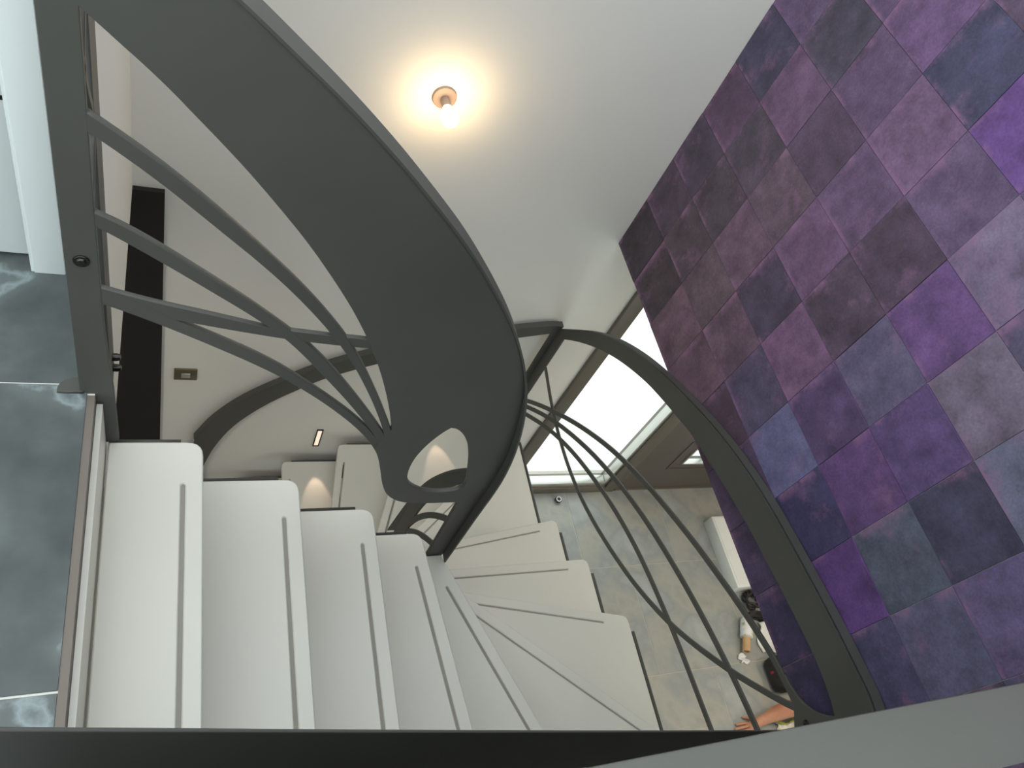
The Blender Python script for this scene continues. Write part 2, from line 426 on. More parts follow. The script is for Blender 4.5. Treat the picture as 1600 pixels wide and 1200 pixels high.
# glazed door to the garden
w1 = structure(boxes('window_1', [(2.03, 2.115, YB - 0.02, YB + 0.1, GROUND, -0.78), (2.875, 2.965, YB - 0.02, YB + 0.1, GROUND, -0.78),
                                  (2.115, 2.875, YB - 0.02, YB + 0.1, GROUND, GROUND + 0.07), (2.115, 2.875, YB - 0.02, YB + 0.1, -0.86, -0.78)], M['frame'], bevel=0.004))
boxes('bead', [(2.115, 2.13, YB - 0.005, YB + 0.06, GROUND + 0.07, -0.86), (2.852, 2.875, YB - 0.005, YB + 0.06, GROUND + 0.07, -0.86),
               (2.13, 2.852, YB - 0.005, YB + 0.06, GROUND + 0.07, GROUND + 0.115), (2.13, 2.852, YB - 0.005, YB + 0.06, -0.89, -0.86)], M['alu'], w1, bevel=0.003)
box('pane', (2.128, 2.854, YB + 0.035, YB + 0.045, GROUND + 0.11, -0.88), M['glass'], w1)
# entrance door with square lights
d1 = structure(boxes('door_1', [(2.985, 3.34, YB - 0.0, YB + 0.06, GROUND + 0.01, -0.80), (3.56, 3.955, YB - 0.0, YB + 0.06, GROUND + 0.01, -0.80),
                               (3.34, 3.56, YB - 0.0, YB + 0.06, GROUND + 0.01, -2.585), (3.34, 3.56, YB - 0.0, YB + 0.06, -2.365, -1.985),
                               (3.34, 3.56, YB - 0.0, YB + 0.06, -1.765, -1.385), (3.34, 3.56, YB - 0.0, YB + 0.06, -1.165, -0.80)], M['darkpaint']))
for z in (-2.585, -1.985, -1.385):
    boxes('light_frame', [(3.34, 3.352, YB - 0.012, YB + 0.03, z, z + 0.22), (3.548, 3.56, YB - 0.012, YB + 0.03, z, z + 0.22), (3.352, 3.548, YB - 0.012, YB + 0.03, z, z + 0.012), (3.352, 3.548, YB - 0.012, YB + 0.03, z + 0.208, z + 0.22)], M['alu'], d1)
    box('pane', (3.351, 3.549, YB + 0.02, YB + 0.028, z + 0.011, z + 0.209), M['glass'], d1)
    # moulded surround, proud of the leaf
    boxes('moulding', [(3.26, 3.272, YB - 0.006, YB, z - 0.08, z + 0.3), (3.628, 3.64, YB - 0.006, YB, z - 0.08, z + 0.3), (3.272, 3.628, YB - 0.006, YB, z - 0.08, z - 0.068), (3.272, 3.628, YB - 0.006, YB, z + 0.288, z + 0.3)], M['darkpaint'], d1, bevel=0.002)
box('handle', (3.84, 3.9, YB - 0.06, YB - 0.045, GROUND + 1.02, GROUND + 1.04), M['alu'], d1, bevel=0.004)
structure(box('trim_1', (2.965, 3.96, YB - 0.012, YB + 0.08, GROUND, GROUND + 0.018), M['frame']))
structure(box('trim_2', (2.965, 2.985, YB - 0.012, YB + 0.08, GROUND, -0.78), M['frame']))

# white door on the landing, with its casing
d2 = structure(box('door_2', (-1.15, -0.268, 1.293, 1.33, 0.012, 2.1), M['doorwhite'], bevel=0.002))
box('inlay_line', (-1.1, -0.272, 1.2905, 1.2935, 0.398, 0.406), M['steelbolt'], d2)
wl = structure(boxes('wall_left', [(-0.268, -0.13, 1.262, YB, -0.003, TOP), (-2.6, -1.15, 1.262, YB, 0.0, TOP), (-1.15, -0.268, 1.33, YB, 0.0, TOP), (-1.15, -0.268, 1.262, 1.33, 2.1, TOP)], M['wall']))
structure(boxes('trim_3', [(-0.262, -0.205, 1.253, 1.262, 0.0, 2.1), (-0.268, -0.250, 1.256, 1.293, 0.0, 2.1)], M['doorwhite'], bevel=0.002))

# outside ground beyond the glazed door
structure(box('ground_terrace', (-2.0, 9.0, YB + 0.18, 14.0, GROUND - 0.2, GROUND - 0.04), M['outside']))

# ------------------------------------------------------------------ the staircase
RISE = 0.185
st = thing('staircase', (0.8, 1.1, GROUND), 'winding staircase of white slotted treads on dark steel stringers', 'staircase')
YN, YI, YJ, YF, XO = 0.146, 0.954, 1.282, 2.146, 1.729
NOSE = {0: ((-0.113, YI), (-0.113, YN)), 1: ((0.0755, YI), (0.0755, YN)), 2: ((0.309, YI), (0.309, YN)), 3: ((0.5405, YI), (0.5405, YN)),
        4: ((0.732, YI), (0.816, YN)), 5: ((0.853, YI), (1.172, YN)), 6: ((0.872, 0.970), (XO, 0.223)), 7: ((0.872, 0.990), (XO, 0.792)),
        8: ((0.872, 1.113), (XO, 1.116)), 9: ((0.872, 1.272), (XO, 1.397)), 10: ((0.872, 1.280), (XO, 2.010)), 11: ((0.853, YJ), (1.185, YF)),
        12: ((0.690, YJ), (0.852, YF)), 13: ((0.545, YJ), (0.577, YF)), 14: ((0.345, YJ), (0.345, YF)), 15: ((0.115, YJ), (0.115, YF))}

def round_corner(prev, p, nxt, r, n=5):
    a = (Vector(prev) - Vector(p)); b = (Vector(nxt) - Vector(p))
    ang = a.angle(b); d = min(r / math.tan(ang / 2), a.length * 0.45, b.length * 0.45)
    s = Vector(p) + a.normalized() * d; e = Vector(p) + b.normalized() * d
    out = []
    for k in range(n + 1):
        t = k / n
        out.append(tuple((1 - t) ** 2 * s + 2 * t * (1 - t) * Vector(p) + t * t * e))
    return out

for i in range(1, 16):
    (fi, fo), (bi, bo) = NOSE[i], NOSE[i - 1]
    FI, FO, BI, BO = Vector(fi), Vector(fo), Vector(bi), Vector(bo)
    # the back edge runs a little way under the tread above
    tb = (BO - BI).normalized(); nb = Vector((-tb.y, tb.x))
    mid = (FI + FO) / 2
    if nb.dot(mid - (BI + BO) / 2) > 0: nb = -nb
    lap = 0.0 if i == 1 else 0.03
    BI2 = BI.copy(); BO2 = BO + nb * lap
    if i <= 5 or i >= 12: BI2 = BI + nb * lap
    BO2.x = min(BO2.x, XO); BO2.y = max(YN, min(YF, BO2.y))
    if i <= 5: BO2.y = YN
    if i >= 12: BO2.y = YF
    if 7 <= i <= 10: BO2.x = XO
    loop = [tuple(FI), tuple(FO)]
    if i == 6: loop.append((XO, YN))
    if i == 11: loop = [tuple(FI), tuple(FO), (XO, YF)]
    loop += [tuple(BO2), tuple(BI2)]
    n = len(loop)
    rin = 0.035 if (i <= 4 or i >= 12) else 0.006
    ol = round_corner(loop[-1], loop[0], loop[1], rin) + round_corner(loop[0], loop[1], loop[2], 0.03) + loop[2:]
    # slot cut through, parallel to the nosing
    t = (FO - FI).normalized(); back = Vector((-t.y, t.x))
    if back.dot((BI + BO) / 2 - mid) < 0: back = -back
    L = (FO - FI).length
    s0 = 0.108 if (i <= 5 or i >= 12) else 0.16; s1 = 0.11
    if i == 6: s0 = 0.10
    c = FI + back * 0.04
    a = c + t * s0; b = c + t * (L - s1); hw = 0.0045 if i <= 5 or i > 10 else 0.003
    slot = []
    for k in range(7):
        th = math.pi * (0.5 + k / 6); slot.append(tuple(a + t * math.cos(th) * hw + back * math.sin(th) * hw))
    for k in range(7):
        th = math.pi * (-0.5 + k / 6); slot.append(tuple(b + t * math.cos(th) * hw + back * math.sin(th) * hw))
    z = -RISE * i
    tr_ = plate('tread', [ol, slot], 'Z', z - 0.03, 0.03, M['tread'], st, bevel=0.003)
    if i <= 10: plate('grip_strip', [slot], 'Z', z - 0.028, 0.0245, M['strip'], tr_, bevel=0.0002)

box('riser', (-0.1285, -0.1175, YN, YI - 0.002, -0.215, -0.035), M['tread'], st)

def saw(pts_x, zs, drop, up=0.0):
    """Saw-tooth stringer outline: horizontal tread seats at zs between successive positions, sloping underside."""
    top = []
    for (a, b), z in zip(pts_x, zs):
        top += [(a, z + up), (b, z + up)]
    low = [(x, z - drop) for x, z in top]
    under = [low[-1], low[0]]
    return top + under

# inner stringer of the upper flight
plate('stringer', [saw([(-0.113, 0.03), (0.03, 0.262), (0.262, 0.494), (0.494, 0.69), (0.69, 0.86)], [-0.012 - RISE * k for k in range(1, 6)], 0.26)], 'Y', YI + 0.002, 0.012, M['metal'], st)
# outer stringer of the upper flight
plate('stringer', [saw([(-0.113, 0.03), (0.03, 0.262), (0.262, 0.494), (0.494, 0.76), (0.76, 1.1), (1.1, 1.735)], [-0.012 - RISE * k for k in range(1, 7)], 0.26)], 'Y', YN - 0.014, 0.012, M['metal'], st)
# right-hand stringer round the winders (runs along the wall of purple squares)
plate('stringer', [saw([(0.104, 0.16), (0.16, 0.73), (0.73, 1.05), (1.05, 1.33), (1.33, 1.94), (1.94, 2.16)], [-0.002 - RISE * k for k in range(6, 12)], 0.26)], 'X', XO + 0.001, 0.015, M['metal'], st)
# stringer along the back wall
plate('stringer', [saw([(1.739, 1.24), (1.24, 0.9), (0.9, 0.63), (0.63, 0.40), (0.40, 0.17), (0.17, 0.02)], [-0.012 - RISE * k for k in range(11, 16)] + [-0.02 - RISE * 15], 0.22)], 'Y', YF + 0.002, 0.01, M['metal'], st)
# inner stringer of the lower flight and of the short side
plate('stringer', [saw([(0.86, 0.74), (0.74, 0.60), (0.60, 0.40), (0.40, 0.17), (0.17, 0.02)], [-0.012 - RISE * k for k in range(11, 16)], 0.18)], 'Y', YJ - 0.014, 0.012, M['metal'], st)
plate('stringer', [saw([(0.955, 0.985), (0.985, 1.1), (1.1, 1.26), (1.26, 1.282)], [-0.012 - RISE * k for k in (6, 7, 8, 9)], 0.4)], 'X', 0.844, 0.012, M['metal'], st)

# ------------------------------------------------------------------ railings
IN_LEG = [(0.803,-0.9221),(0.7996,-0.7367),(0.792,-0.5364)]
IN_LOW = [(0.792,-0.5364),(0.7245,-0.5357),(0.6625,-0.5354),(0.6227,-0.5285),(0.5837,-0.5058),(0.5568,-0.4691),(0.5329,-0.4116),(0.5132,-0.3327),(0.4944,-0.2717),(0.4738,-0.2232)]
IN_BAND = [(0.4936,-0.1289),(0.4825,-0.0887),(0.4527,0.0054),(0.4215,0.084),(0.3887,0.1628),(0.3638,0.2106),(0.3419,0.2539),(0.313,0.3055),(0.279,0.36),(0.2306,0.4327),(0.2026,0.4723),(0.172,0.5118),(0.129,0.5663),(0.0898,0.6135),(0.0542,0.6531),(0.0212,0.6875),(-0.0068,0.7202),(-0.0359,0.7482),(-0.0654,0.7745),(-0.0912,0.799),(-0.1096,0.8157)]
IN_NEWEL_R = [(-0.1096,0.8157),(-0.1085,0.7385),(-0.1105,0.6624),(-0.1083,0.4832),(-0.1087,0.3098),(-0.1052,0.2288),(-0.1074,0.1155),(-0.0939,0.0326),(-0.0929,-0.1856)]
IN_OVAL = [(0.6424,-0.1212),(0.6303,-0.1364),(0.6151,-0.1704),(0.5981,-0.2178),(0.5875,-0.2734),(0.587,-0.3245),(0.5937,-0.3779),(0.6049,-0.4077),(0.6255,-0.4311),(0.6427,-0.4472),(0.6716,-0.4643),(0.7054,-0.4701),(0.7877,-0.467),(0.7775,-0.4234),(0.7641,-0.3589),(0.7403,-0.2694),(0.7146,-0.2023),(0.6923,-0.1607),(0.6723,-0.136),(0.6541,-0.121)]
R1U = [(-0.1132,0.667),(-0.0609,0.6277),(-0.0228,0.5974),(0.0184,0.5591),(0.0626,0.5178),(0.1115,0.4677),(0.1565,0.4209),(0.2175,0.3525),(0.253,0.3082),(0.292,0.255),(0.3202,0.2172),(0.3555,0.1559),(0.4006,0.0707),(0.4473,-0.0291),(0.4913,-0.126),(0.5137,-0.186)]
R1L = [(-0.1149,0.6365),(-0.0615,0.5948),(-0.0146,0.5533),(0.0373,0.5033),(0.0845,0.4548),(0.1257,0.4182),(0.1901,0.3492),(0.2409,0.2883),(0.2922,0.2188),(0.3267,0.169),(0.3719,0.0883),(0.415,0.0039),(0.4599,-0.0977),(0.476,-0.1409),(0.4942,-0.1921)]
R2U = [(-0.1149,0.486),(-0.0622,0.4582),(-0.0167,0.4223),(0.0564,0.3627),(0.141,0.2941),(0.1725,0.2624),(0.2126,0.2217),(0.2467,0.1943),(0.2975,0.1295),(0.3665,0.0322),(0.4208,-0.0569),(0.476,-0.1409),(0.4976,-0.186)]
R2L = [(-0.1162,0.4593),(-0.0646,0.4226),(-0.0163,0.3878),(0.0584,0.3248),(0.1444,0.2595),(0.2098,0.1973),(0.2473,0.1478),(0.3084,0.0657),(0.3542,0.0014),(0.3998,-0.0629),(0.4464,-0.1411),(0.4603,-0.1618),(0.4832,-0.2076)]
R3U = [(-0.1161,0.3137),(-0.0552,0.2913),(-0.0151,0.2787),(0.0618,0.2603),(0.1466,0.237),(0.1706,0.2277),(0.212,0.2256),(0.2929,0.2148),(0.3638,0.2106),(0.3969,0.2092)]
R3L = [(-0.1178,0.2758),(-0.0805,0.2594),(-0.0148,0.2433),(0.0363,0.2301),(0.1495,0.2081),(0.2098,0.1973),(0.2494,0.1925),(0.337,0.1828),(0.3792,0.1819),(0.4037,0.1794)]
R4U = [(-0.1163,0.3089),(-0.067,0.2899),(-0.0323,0.2698),(-0.0149,0.2541),(0.0094,0.2367),(0.0647,0.2043),(0.1552,0.1494),(0.2045,0.112),(0.2604,0.0583),(0.3187,0.005),(0.3852,-0.0632),(0.4356,-0.1267),(0.4603,-0.1618),(0.4865,-0.2076)]
R4L = [(-0.116,0.2743),(-0.1018,0.2674),(-0.0806,0.256),(-0.0167,0.2249),(0.0666,0.1691),(0.1588,0.1133),(0.2094,0.0718),(0.2649,0.0274),(0.3252,-0.0331),(0.3933,-0.1045),(0.4463,-0.1768),(0.4722,-0.2232),(0.4944,-0.2717)]
OUT_TOP = [(2.1309,-1.1126),(2.0027,-0.9502),(1.8971,-0.8481),(1.7899,-0.7591),(1.6422,-0.6511),(1.4628,-0.5569),(1.3119,-0.4879),(1.1907,-0.4348),(1.0726,-0.389),(0.9486,-0.3553),(0.8296,-0.3259),(0.7656,-0.3168),(0.5586,-0.2878),(0.4176,-0.2707),(0.3208,-0.264),(0.2139,-0.2574)]
OUT_BOT = [(2.0968,-1.1488),(2.0133,-1.0501),(1.8804,-0.9237),(1.8025,-0.8619),(1.6797,-0.7684),(1.5129,-0.6677),(1.3676,-0.607),(1.2778,-0.5779),(1.2216,-0.545),(1.1691,-0.5339),(1.1125,-0.5181),(1.0323,-0.4982),(0.9219,-0.4657),(0.7568,-0.4385),(0.5785,-0.4142),(0.4242,-0.3954),(0.3245,-0.384),(0.2268,-0.3944),(0.1949,-0.4042)]
RA = [(2.1892,-1.7986),(2.082,-1.6495),(1.8739,-1.4268),(1.6366,-1.2096),(1.426,-1.033),(1.1764,-0.8887),(0.9783,-0.79),(0.8561,-0.732),(0.7965,-0.7057),(0.5893,-0.6215),(0.4126,-0.5534),(0.2998,-0.5459),(0.2281,-0.5369)]
RB = [(2.1711,-1.8094),(2.0501,-1.6686),(1.8178,-1.4205),(1.5366,-1.2226),(1.2876,-1.0707),(1.1263,-1.0004),(0.9413,-0.9239),(0.6984,-0.8448),(0.4291,-0.7798),(0.2468,-0.7546),(0.1885,-0.7473)]
RC = [(2.1469,-1.8238),(2.0125,-1.6912),(1.7905,-1.4773),(1.6142,-1.3673),(1.3798,-1.232),(1.195,-1.158),(0.9666,-1.073),(0.6493,-1.0207),(0.3002,-0.9917),(0.2309,-0.9835)]
RD = [(2.0953,-1.3841),(1.8949,-1.4303),(1.7179,-1.4415),(1.4936,-1.4261),(1.3409,-1.3909),(1.0757,-1.2927),(0.8349,-1.1552),(0.6433,-1.0244),(0.4285,-0.7993),(0.2581,-0.5634),(0.2343,-0.5179)]
FIL = [(0.3632,-0.5366),(0.3203,-0.5389),(0.2593,-0.5168),(0.2224,-0.4758),(0.2028,-0.4375),(0.1949,-0.4042),(0.1411,-0.3964),(0.1628,-0.5791),(0.2469,-0.5552)]
BOLT = [(0.2035,-0.523)]
BK_TOP = [(0.1287,-2.1832),(0.2014,-1.9896),(0.3136,-1.8164),(0.5125,-1.6456),(0.6953,-1.5001),(0.8597,-1.3979),(1.4909,-1.1568),(1.6987,-1.1272),(1.7429,-1.1329)]
BK_BOT = [(0.1814,-2.4742),(0.2172,-2.2662),(0.2946,-2.0592),(0.4072,-1.8803),(0.5812,-1.7171),(0.7053,-1.6084),(0.9001,-1.4707),(1.5186,-1.2285),(1.7241,-1.1849),(1.7536,-1.1721)]
SH_TOP = [(1.3253,-1.5405),(1.3022,-1.289),(1.2788,-1.0866),(1.2492,-0.9604),(1.1964,-0.8105),(1.1456,-0.6908),(1.0884,-0.5744),(1.0119,-0.4473)]
SH_BOT = [(1.2054,-1.2809),(1.2125,-1.1607),(1.1972,-1.0241),(1.1593,-0.8707),(1.1151,-0.7442),(1.0542,-0.5942),(0.9845,-0.4633)]
SH_R1 = [(1.2257,-1.3307),(1.2179,-1.2444),(1.1941,-1.1335),(1.1415,-1.0036),(1.0801,-0.8919),(1.0219,-0.8047),(0.9769,-0.7525)]
SH_R2 = [(1.2128,-1.297),(1.1537,-1.1745),(1.0895,-1.0842),(1.0317,-1.0153)]
IN_LIP = [0.952,0.952,0.952,0.952,0.952,0.952,0.952,0.952,0.952,0.952,0.952,0.952,0.952,0.952,0.952,0.9508,0.9478,0.9435,0.9385,0.9335,0.9292,0.9262,0.925,0.925,0.925,0.925,0.925,0.925]
IN_TOPL = [(0.0615,0.8677),(0.0889,0.8471),(0.1258,0.8188),(0.1534,0.7965),(0.1974,0.7627),(0.2379,0.73),(0.2866,0.6861),(0.3299,0.6491),(0.3824,0.5961),(0.4264,0.5536),(0.4715,0.5074),(0.5109,0.4629),(0.5469,0.418),(0.5948,0.3594),(0.6457,0.2911),(0.6884,0.2258),(0.7272,0.157),(0.7561,0.094),(0.774,0.0487),(0.7891,0.001),(0.8109,-0.074),(0.8284,-0.157),(0.8453,-0.2496),(0.8568,-0.3515),(0.8592,-0.4448),(0.8552,-0.5611),(0.8584,-0.6969),(0.859,-0.924)]


def S(p, n=4): return smooth_line(fit_line(p, 1), n)

# the big sculpted panel beside the upper flight
ip = thing('inner_railing_panel', (0.3, 0.96, -0.2), 'large charcoal steel railing panel with sweeping wide handrail and fan of bars', 'railing')
topl = S(IN_TOPL)
lip_s = [v[0] for v in smooth_line([(v, 0.0) for v in IN_LIP], 4)]
head_line = [(-0.156, 0.985), (-0.12, 0.972), (-0.04, 0.931), (0.02, 0.895)]
outer = smooth_line(head_line + IN_TOPL[:1], 4)[:-1] + topl
lips = [0.952] * (len(outer) - len(topl)) + lip_s
body_right = [(u, v) for (u, v) in outer]
body_right[-1] = (0.858, -0.93)
ol = body_right + [(0.803, -0.93)] + S(IN_LEG)[1:] + S(IN_LOW, 3)[1:] + [(0.4936, -0.135)] + S(IN_BAND)[:-1] + S(IN_NEWEL_R, 3) + [(-0.13, -0.19), (-0.132, -0.1), (-0.156, 0.0)]
plate('panel', [ol, S(IN_OVAL + IN_OVAL[:1])[:-1]], 'Y', 0.955, 0.014, M['metal'], ip, bevel=0.001)
flange('handrail_cap', outer, 'Y', lips, 1.0, 0.005, M['metal'], ip)
for k, (U, L_) in enumerate(((R1U, R1L), (R2U, R2L), (R4U, R4L), (R3U, R3L))):
    plate('bar', [S(U) + S(L_)[::-1]], 'Y', 0.9554 + 0.0004 * k, 0.0128 - 0.0008 * k, M['metal'], ip, bevel=0.001)
bolt = lathe('bolt', [(0.0, 0.006), (0.006, 0.006), (0.0075, 0.003), (0.0115, 0.003), (0.0125, 0.001), (0.0125, 0.0)], (-0.132, 0.955, 0.376), (0, -1, 0), M['steelbolt'], ip)
# rounded foot plate that laps onto the landing floor
foot = [(-0.150, 0.952), (-0.150, 0.966)] + [(-0.150 - 0.044 * math.sin(a), 0.966 - 0.0 + 0.028 * math.cos(a) - 0.028 * math.cos(0) + 0.022) for a in [k * math.pi / 2 / 6 for k in range(7)]] + [(-0.194, 0.952)]
plate('foot_plate', [foot], 'Z', 0.0, 0.008, M['metal'], ip, bevel=0.001)

# short guard that returns along the edge of the landing
rg = thing('landing_return_guard', (-0.12, 1.07, 0.0), 'narrow charcoal guard seen edge-on behind the newel at the landing edge', 'railing')
plate('post', [[(1.085, -0.2), (1.165, -0.2), (1.165, 0.80), (1.085, 0.80)]], 'X', -0.126, 0.012, M['metal'], rg)
plate('rail', [[(1.004, 0.88), (1.165, 0.78), (1.165, 0.88), (1.004, 0.97)]], 'X', -0.126, 0.012, M['metal'], rg)
plate('bar', [ribbon(smooth_line([(0.972, 0.62), (1.03, 0.70), (1.09, 0.76)], 4), 0.016)], 'X', -0.1255, 0.011, M['metal'], rg)
plate('bar', [ribbon(smooth_line([(0.972, 0.80), (1.03, 0.66), (1.09, 0.56)], 4), 0.016)], 'X', -0.1255, 0.011, M['metal'], rg)
plate('bar', [ribbon(smooth_line([(0.972, 0.42), (1.03, 0.46), (1.09, 0.52)], 4), 0.016)], 'X', -0.1255, 0.011, M['metal'], rg)
for z in (-0.125, -0.165):
    lathe('cap_nut', [(0.009, 0.0), (0.009, 0.008), (0.007, 0.016), (0.0, 0.018)], (-0.114, 1.135, z), (1, 0, 0), M['steelbolt'], rg, 12)

# short arched piece that turns the inner rail towards the lower flight
sh = thing('inner_turn_railing', (0.862, 1.12, -1.5), 'short dark arched railing turning behind the foot of the large panel', 'railing')
tl = S(SH_TOP); bl = S(SH_BOT)
plate('arch', [[(1.279, -2.0), (1.279, -1.45)] + [(min(u, 1.279), v) for u, v in tl[6:]] + bl[::-1] + [(1.215, -1.45), (1.215, -2.0)]], 'X', 0.858, 0.010, M['metal'], sh)
flange('handrail_cap', tl[::-1], 'X', 0.860, 0.90, 0.005, M['metal'], sh)
for k, ln in enumerate((SH_R1, SH_R2)):
    plate('bar', [ribbon(S(ln), 0.022)], 'X', 0.8585 + 0.0004 * k, 0.009 - 0.0008 * k, M['metal'], sh)

# low inner rail that goes on down the lower flight
lr = thing('lower_inner_railing', (0.45, 1.285, -2.4), 'low dark railing descending leftward inside the lower flight', 'railing')
plate('rail', [[(0.86, -1.50), (0.86, -1.60), (0.45, -1.92), (0.12, -2.17), (0.12, -2.06), (0.45, -1.81)]], 'Y', YJ - 0.029, 0.012, M['metal'], lr)
plate('post', [[(0.12, -2.06), (0.16, -2.09), (0.16, -2.79), (0.12, -2.79)]], 'Y', YJ - 0.0285, 0.011, M['metal'], lr)
plate('bar', [ribbon([(0.14, -2.4), (0.45, -2.1), (0.86, -1.78)], 0.016)], 'Y', YJ - 0.0285, 0.011, M['metal'], lr)

# outer railing on the right, in front of the purple squares
orr = thing('arched_outer_railing', (1.733, 1.1, -1.3), 'arched charcoal railing with slender crossing bars in front of the purple wall', 'railing')
ot = [(2.168, -1.158)] + S(OUT_TOP) + [(0.16, -0.262), (0.112, -0.255)]
ob = S(OUT_BOT)
fil = S(FIL[:6])
ol = ot + [(0.112, -0.72), (0.150, -0.72), (0.17, -0.60)] + [FIL[-1]] + fil[1:] + ob[::-1][1:] + [(2.105, -1.95), (2.168, -2.02)]
plate('arch', [ol], 'X', 1.728, 0.01, M['metal'], orr, bevel=0.001)
flange('handrail_cap', ot[::-1][::-1], 'X', 1.7262, 1.7705, 0.005, M['metal'], orr)
for k, ln in enumerate((RA, RB, RC, RD)):
    plate('bar', [ribbon(S(ln), 0.021)], 'X', 1.7282 + 0.0004 * k, 0.0096 - 0.0008 * k, M['metal'], orr, bevel=0.001)
lathe('bolt', [(0.0, 0.008), (0.008, 0.007), (0.010, 0.0)], (1.728, BOLT[0][0], BOLT[0][1]), (-1, 0, 0), M['steelbolt'], orr, 12)

# railing along the back wall
bk = thing('arched_wall_railing', (0.9, 2.158, -2.4), 'dark arched railing curving down along the white back wall', 'railing')
bt = S(BK_TOP); bb = S(BK_BOT)
bt[-1] = (1.738, -1.13); bb[-1] = (1.738, -1.175)
plate('arch', [bt + [(1.738, -2.0), (1.695, -2.0), (1.695, -1.19)] + [q for q in bb[::-1] if q[0] < 1.69] + [(0.172, -2.78), (0.108, -2.78)]], 'Y', 2.158, 0.01, M['metal'], bk)
flange('handrail_cap', bt, 'Y', 2.156, 2.188, 0.005, M['metal'], bk)

# railing on the camera's side of the upper flight
nr = thing('near_outer_railing', (0.8, 0.136, -0.3), 'dark sloping steel handrail across the bottom of the view, shaded face', 'railing')
line = [(-0.2, 0.94), (0.0, 0.807), (0.151, 0.706), (0.3155, 0.596), (0.808, 0.277), (1.2, 0.03), (1.5, -0.15), (1.72, -0.262)]
plate('handrail', [S(line) + [(1.72, -0.52)] + [(u, v - 0.26) for u, v in S(line)][::-1][1:]], 'Y', 0.135, 0.003, M['metal'], nr, bevel=0.0006)
plate('post', [[(-0.125, 0.85), (-0.08, 0.82), (-0.08, -0.19), (-0.125, -0.19)]], 'Y', 0.1352, 0.0026, M['metal'], nr, bevel=0.0006)
plate('post', [[(1.68, -0.35), (1.72, -0.38), (1.72, -1.1), (1.68, -1.1)]], 'Y', 0.1352, 0.0026, M['metal'], nr, bevel=0.0006)
for k, dz in enumerate((0.32, 0.5, 0.68)):
    plate('bar', [ribbon([(u, v - dz) for u, v in S(line)[8:]], 0.016)], 'Y', 0.1352, 0.0026, M['metal'], nr, bevel=0.0006)

# guard rail of the walkway right under the camera
gr = thing('walkway_guardrail', (0.8, 0.02, 0.0), 'straight grey steel guard rail with flat top in the near corner', 'railing')
box('handrail', (-0.13, 1.765, -0.006, 0.05, 0.925, 0.937), M['metal'], gr, bevel=0.0025)
box('panel', (-0.13, 1.765, 0.016, 0.028, -0.55, 0.925), M['metal'], gr)  # unseen solid sheet, added to keep light off the near handrail

# ------------------------------------------------------------------ lamps and fittings on the back wall
wlamp = thing('wall_lamp', (0.812, YB, -0.04), 'lit bare-bulb wall lamp with round cream base on the white wall', 'lamp')
lathe('base_plate', [(0.0, 0.014), (0.030, 0.014), (0.040, 0.010), (0.042, 0.0)], (0.812, YB, -0.04), (0, -1, 0), M['lampcream'], wlamp, 32)
lathe('socket', [(0.014, 0.012), (0.016, 0.03), (0.016, 0.06), (0.0, 0.06)], (0.812, YB, -0.04), (0, -1, 0), M['lampcream'], wlamp, 24)
lathe('bulb', [(0.012, 0.06), (0.016, 0.07), (0.024, 0.088), (0.028, 0.108), (0.026, 0.126), (0.016, 0.14), (0.0, 0.145)], (0.812, YB, -0.04), (0, -1, 0), M['bulb'], wlamp, 24)

def step_light(x, z, label):
    t = thing('step_light', (x, YB, z), label, 'lamp')
    boxes('frame', [(x - 0.017, x - 0.011, YB - 0.006, YB, z - 0.085, z + 0.085), (x + 0.011, x + 0.017, YB - 0.006, YB, z - 0.085, z + 0.085),
                    (x - 0.011, x + 0.011, YB - 0.006, YB, z + 0.077, z + 0.085), (x - 0.011, x + 0.011, YB - 0.006, YB, z - 0.085, z - 0.077)], M['steelbolt'], t)
    box('diffuser', (x - 0.011, x + 0.011, YB - 0.003, YB, z - 0.077, z + 0.077), M['led'], t)
    ld = bpy.data.lights.new('step_light_beam', 'SPOT')
    ld.energy = 1.6; ld.color = (1.0, 0.72, 0.52); ld.spot_size = math.radians(34); ld.spot_blend = 0.35; ld.shadow_soft_size = 0.008
    lo = bpy.data.objects.new('step_light_beam', ld); C.objects.link(lo)
    lo.location = (x, YB - 0.012, z - 0.078)
    d = Vector((0, -0.5, -0.13))
    lo.rotation_euler = d.to_track_quat('-Z', 'Y').to_euler()
    lo.parent = t; lo.matrix_parent_inverse = Matrix.Translation((-x, -YB, -z))
step_light(0.749, -2.24, 'slim upright step light on the wall above a lower tread')
step_light(1.33, -1.86, 'slim upright step light on the wall hidden behind the large panel')

sw = thing('wall_switch', (0.07, YB, -1.68), 'small bronze rectangular switch plate on the white wall', 'switch')
box('plate', (0.022, 0.119, YB - 0.009, YB, -1.722, -1.640), M['switch'], sw, bevel=0.003)
box('rocker', (0.052, 0.090, YB - 0.013, YB - 0.008, -1.700, -1.668), M['alu'], sw, bevel=0.002)

def downlight(x, y, label, w, col):  # unseen fill lamp, added only to brighten the ground floor
    t = thing('fill_downlight', (x, y, SOFFIT), label, 'lamp')
    lathe('rim', [(0.275, 0.0), (0.275, 0.006), (0.25, 0.008), (0.25, 0.0)], (x, y, SOFFIT), (0, 0, -1), M['alu'], t, 28)
    lathe('lens', [(0.0, 0.004), (0.25, 0.004)], (x, y, SOFFIT), (0, 0, -1), M['led'], t, 28)
    ld = bpy.data.lights.new('fill_downlight_beam', 'AREA'); ld.shape = 'DISK'; ld.size = 0.5; ld.energy = w; ld.color = col
    lo = bpy.data.objects.new('fill_downlight_beam', ld); C.objects.link(lo)
    lo.location = (x, y, SOFFIT - 0.012); lo.parent = t; lo.matrix_parent_inverse = Matrix.Translation((-x, -y, -SOFFIT))
downlight(-0.75, 0.9, 'added out-of-view fill downlight under the landing slab', 5.5, (0.97, 1.0, 0.93))
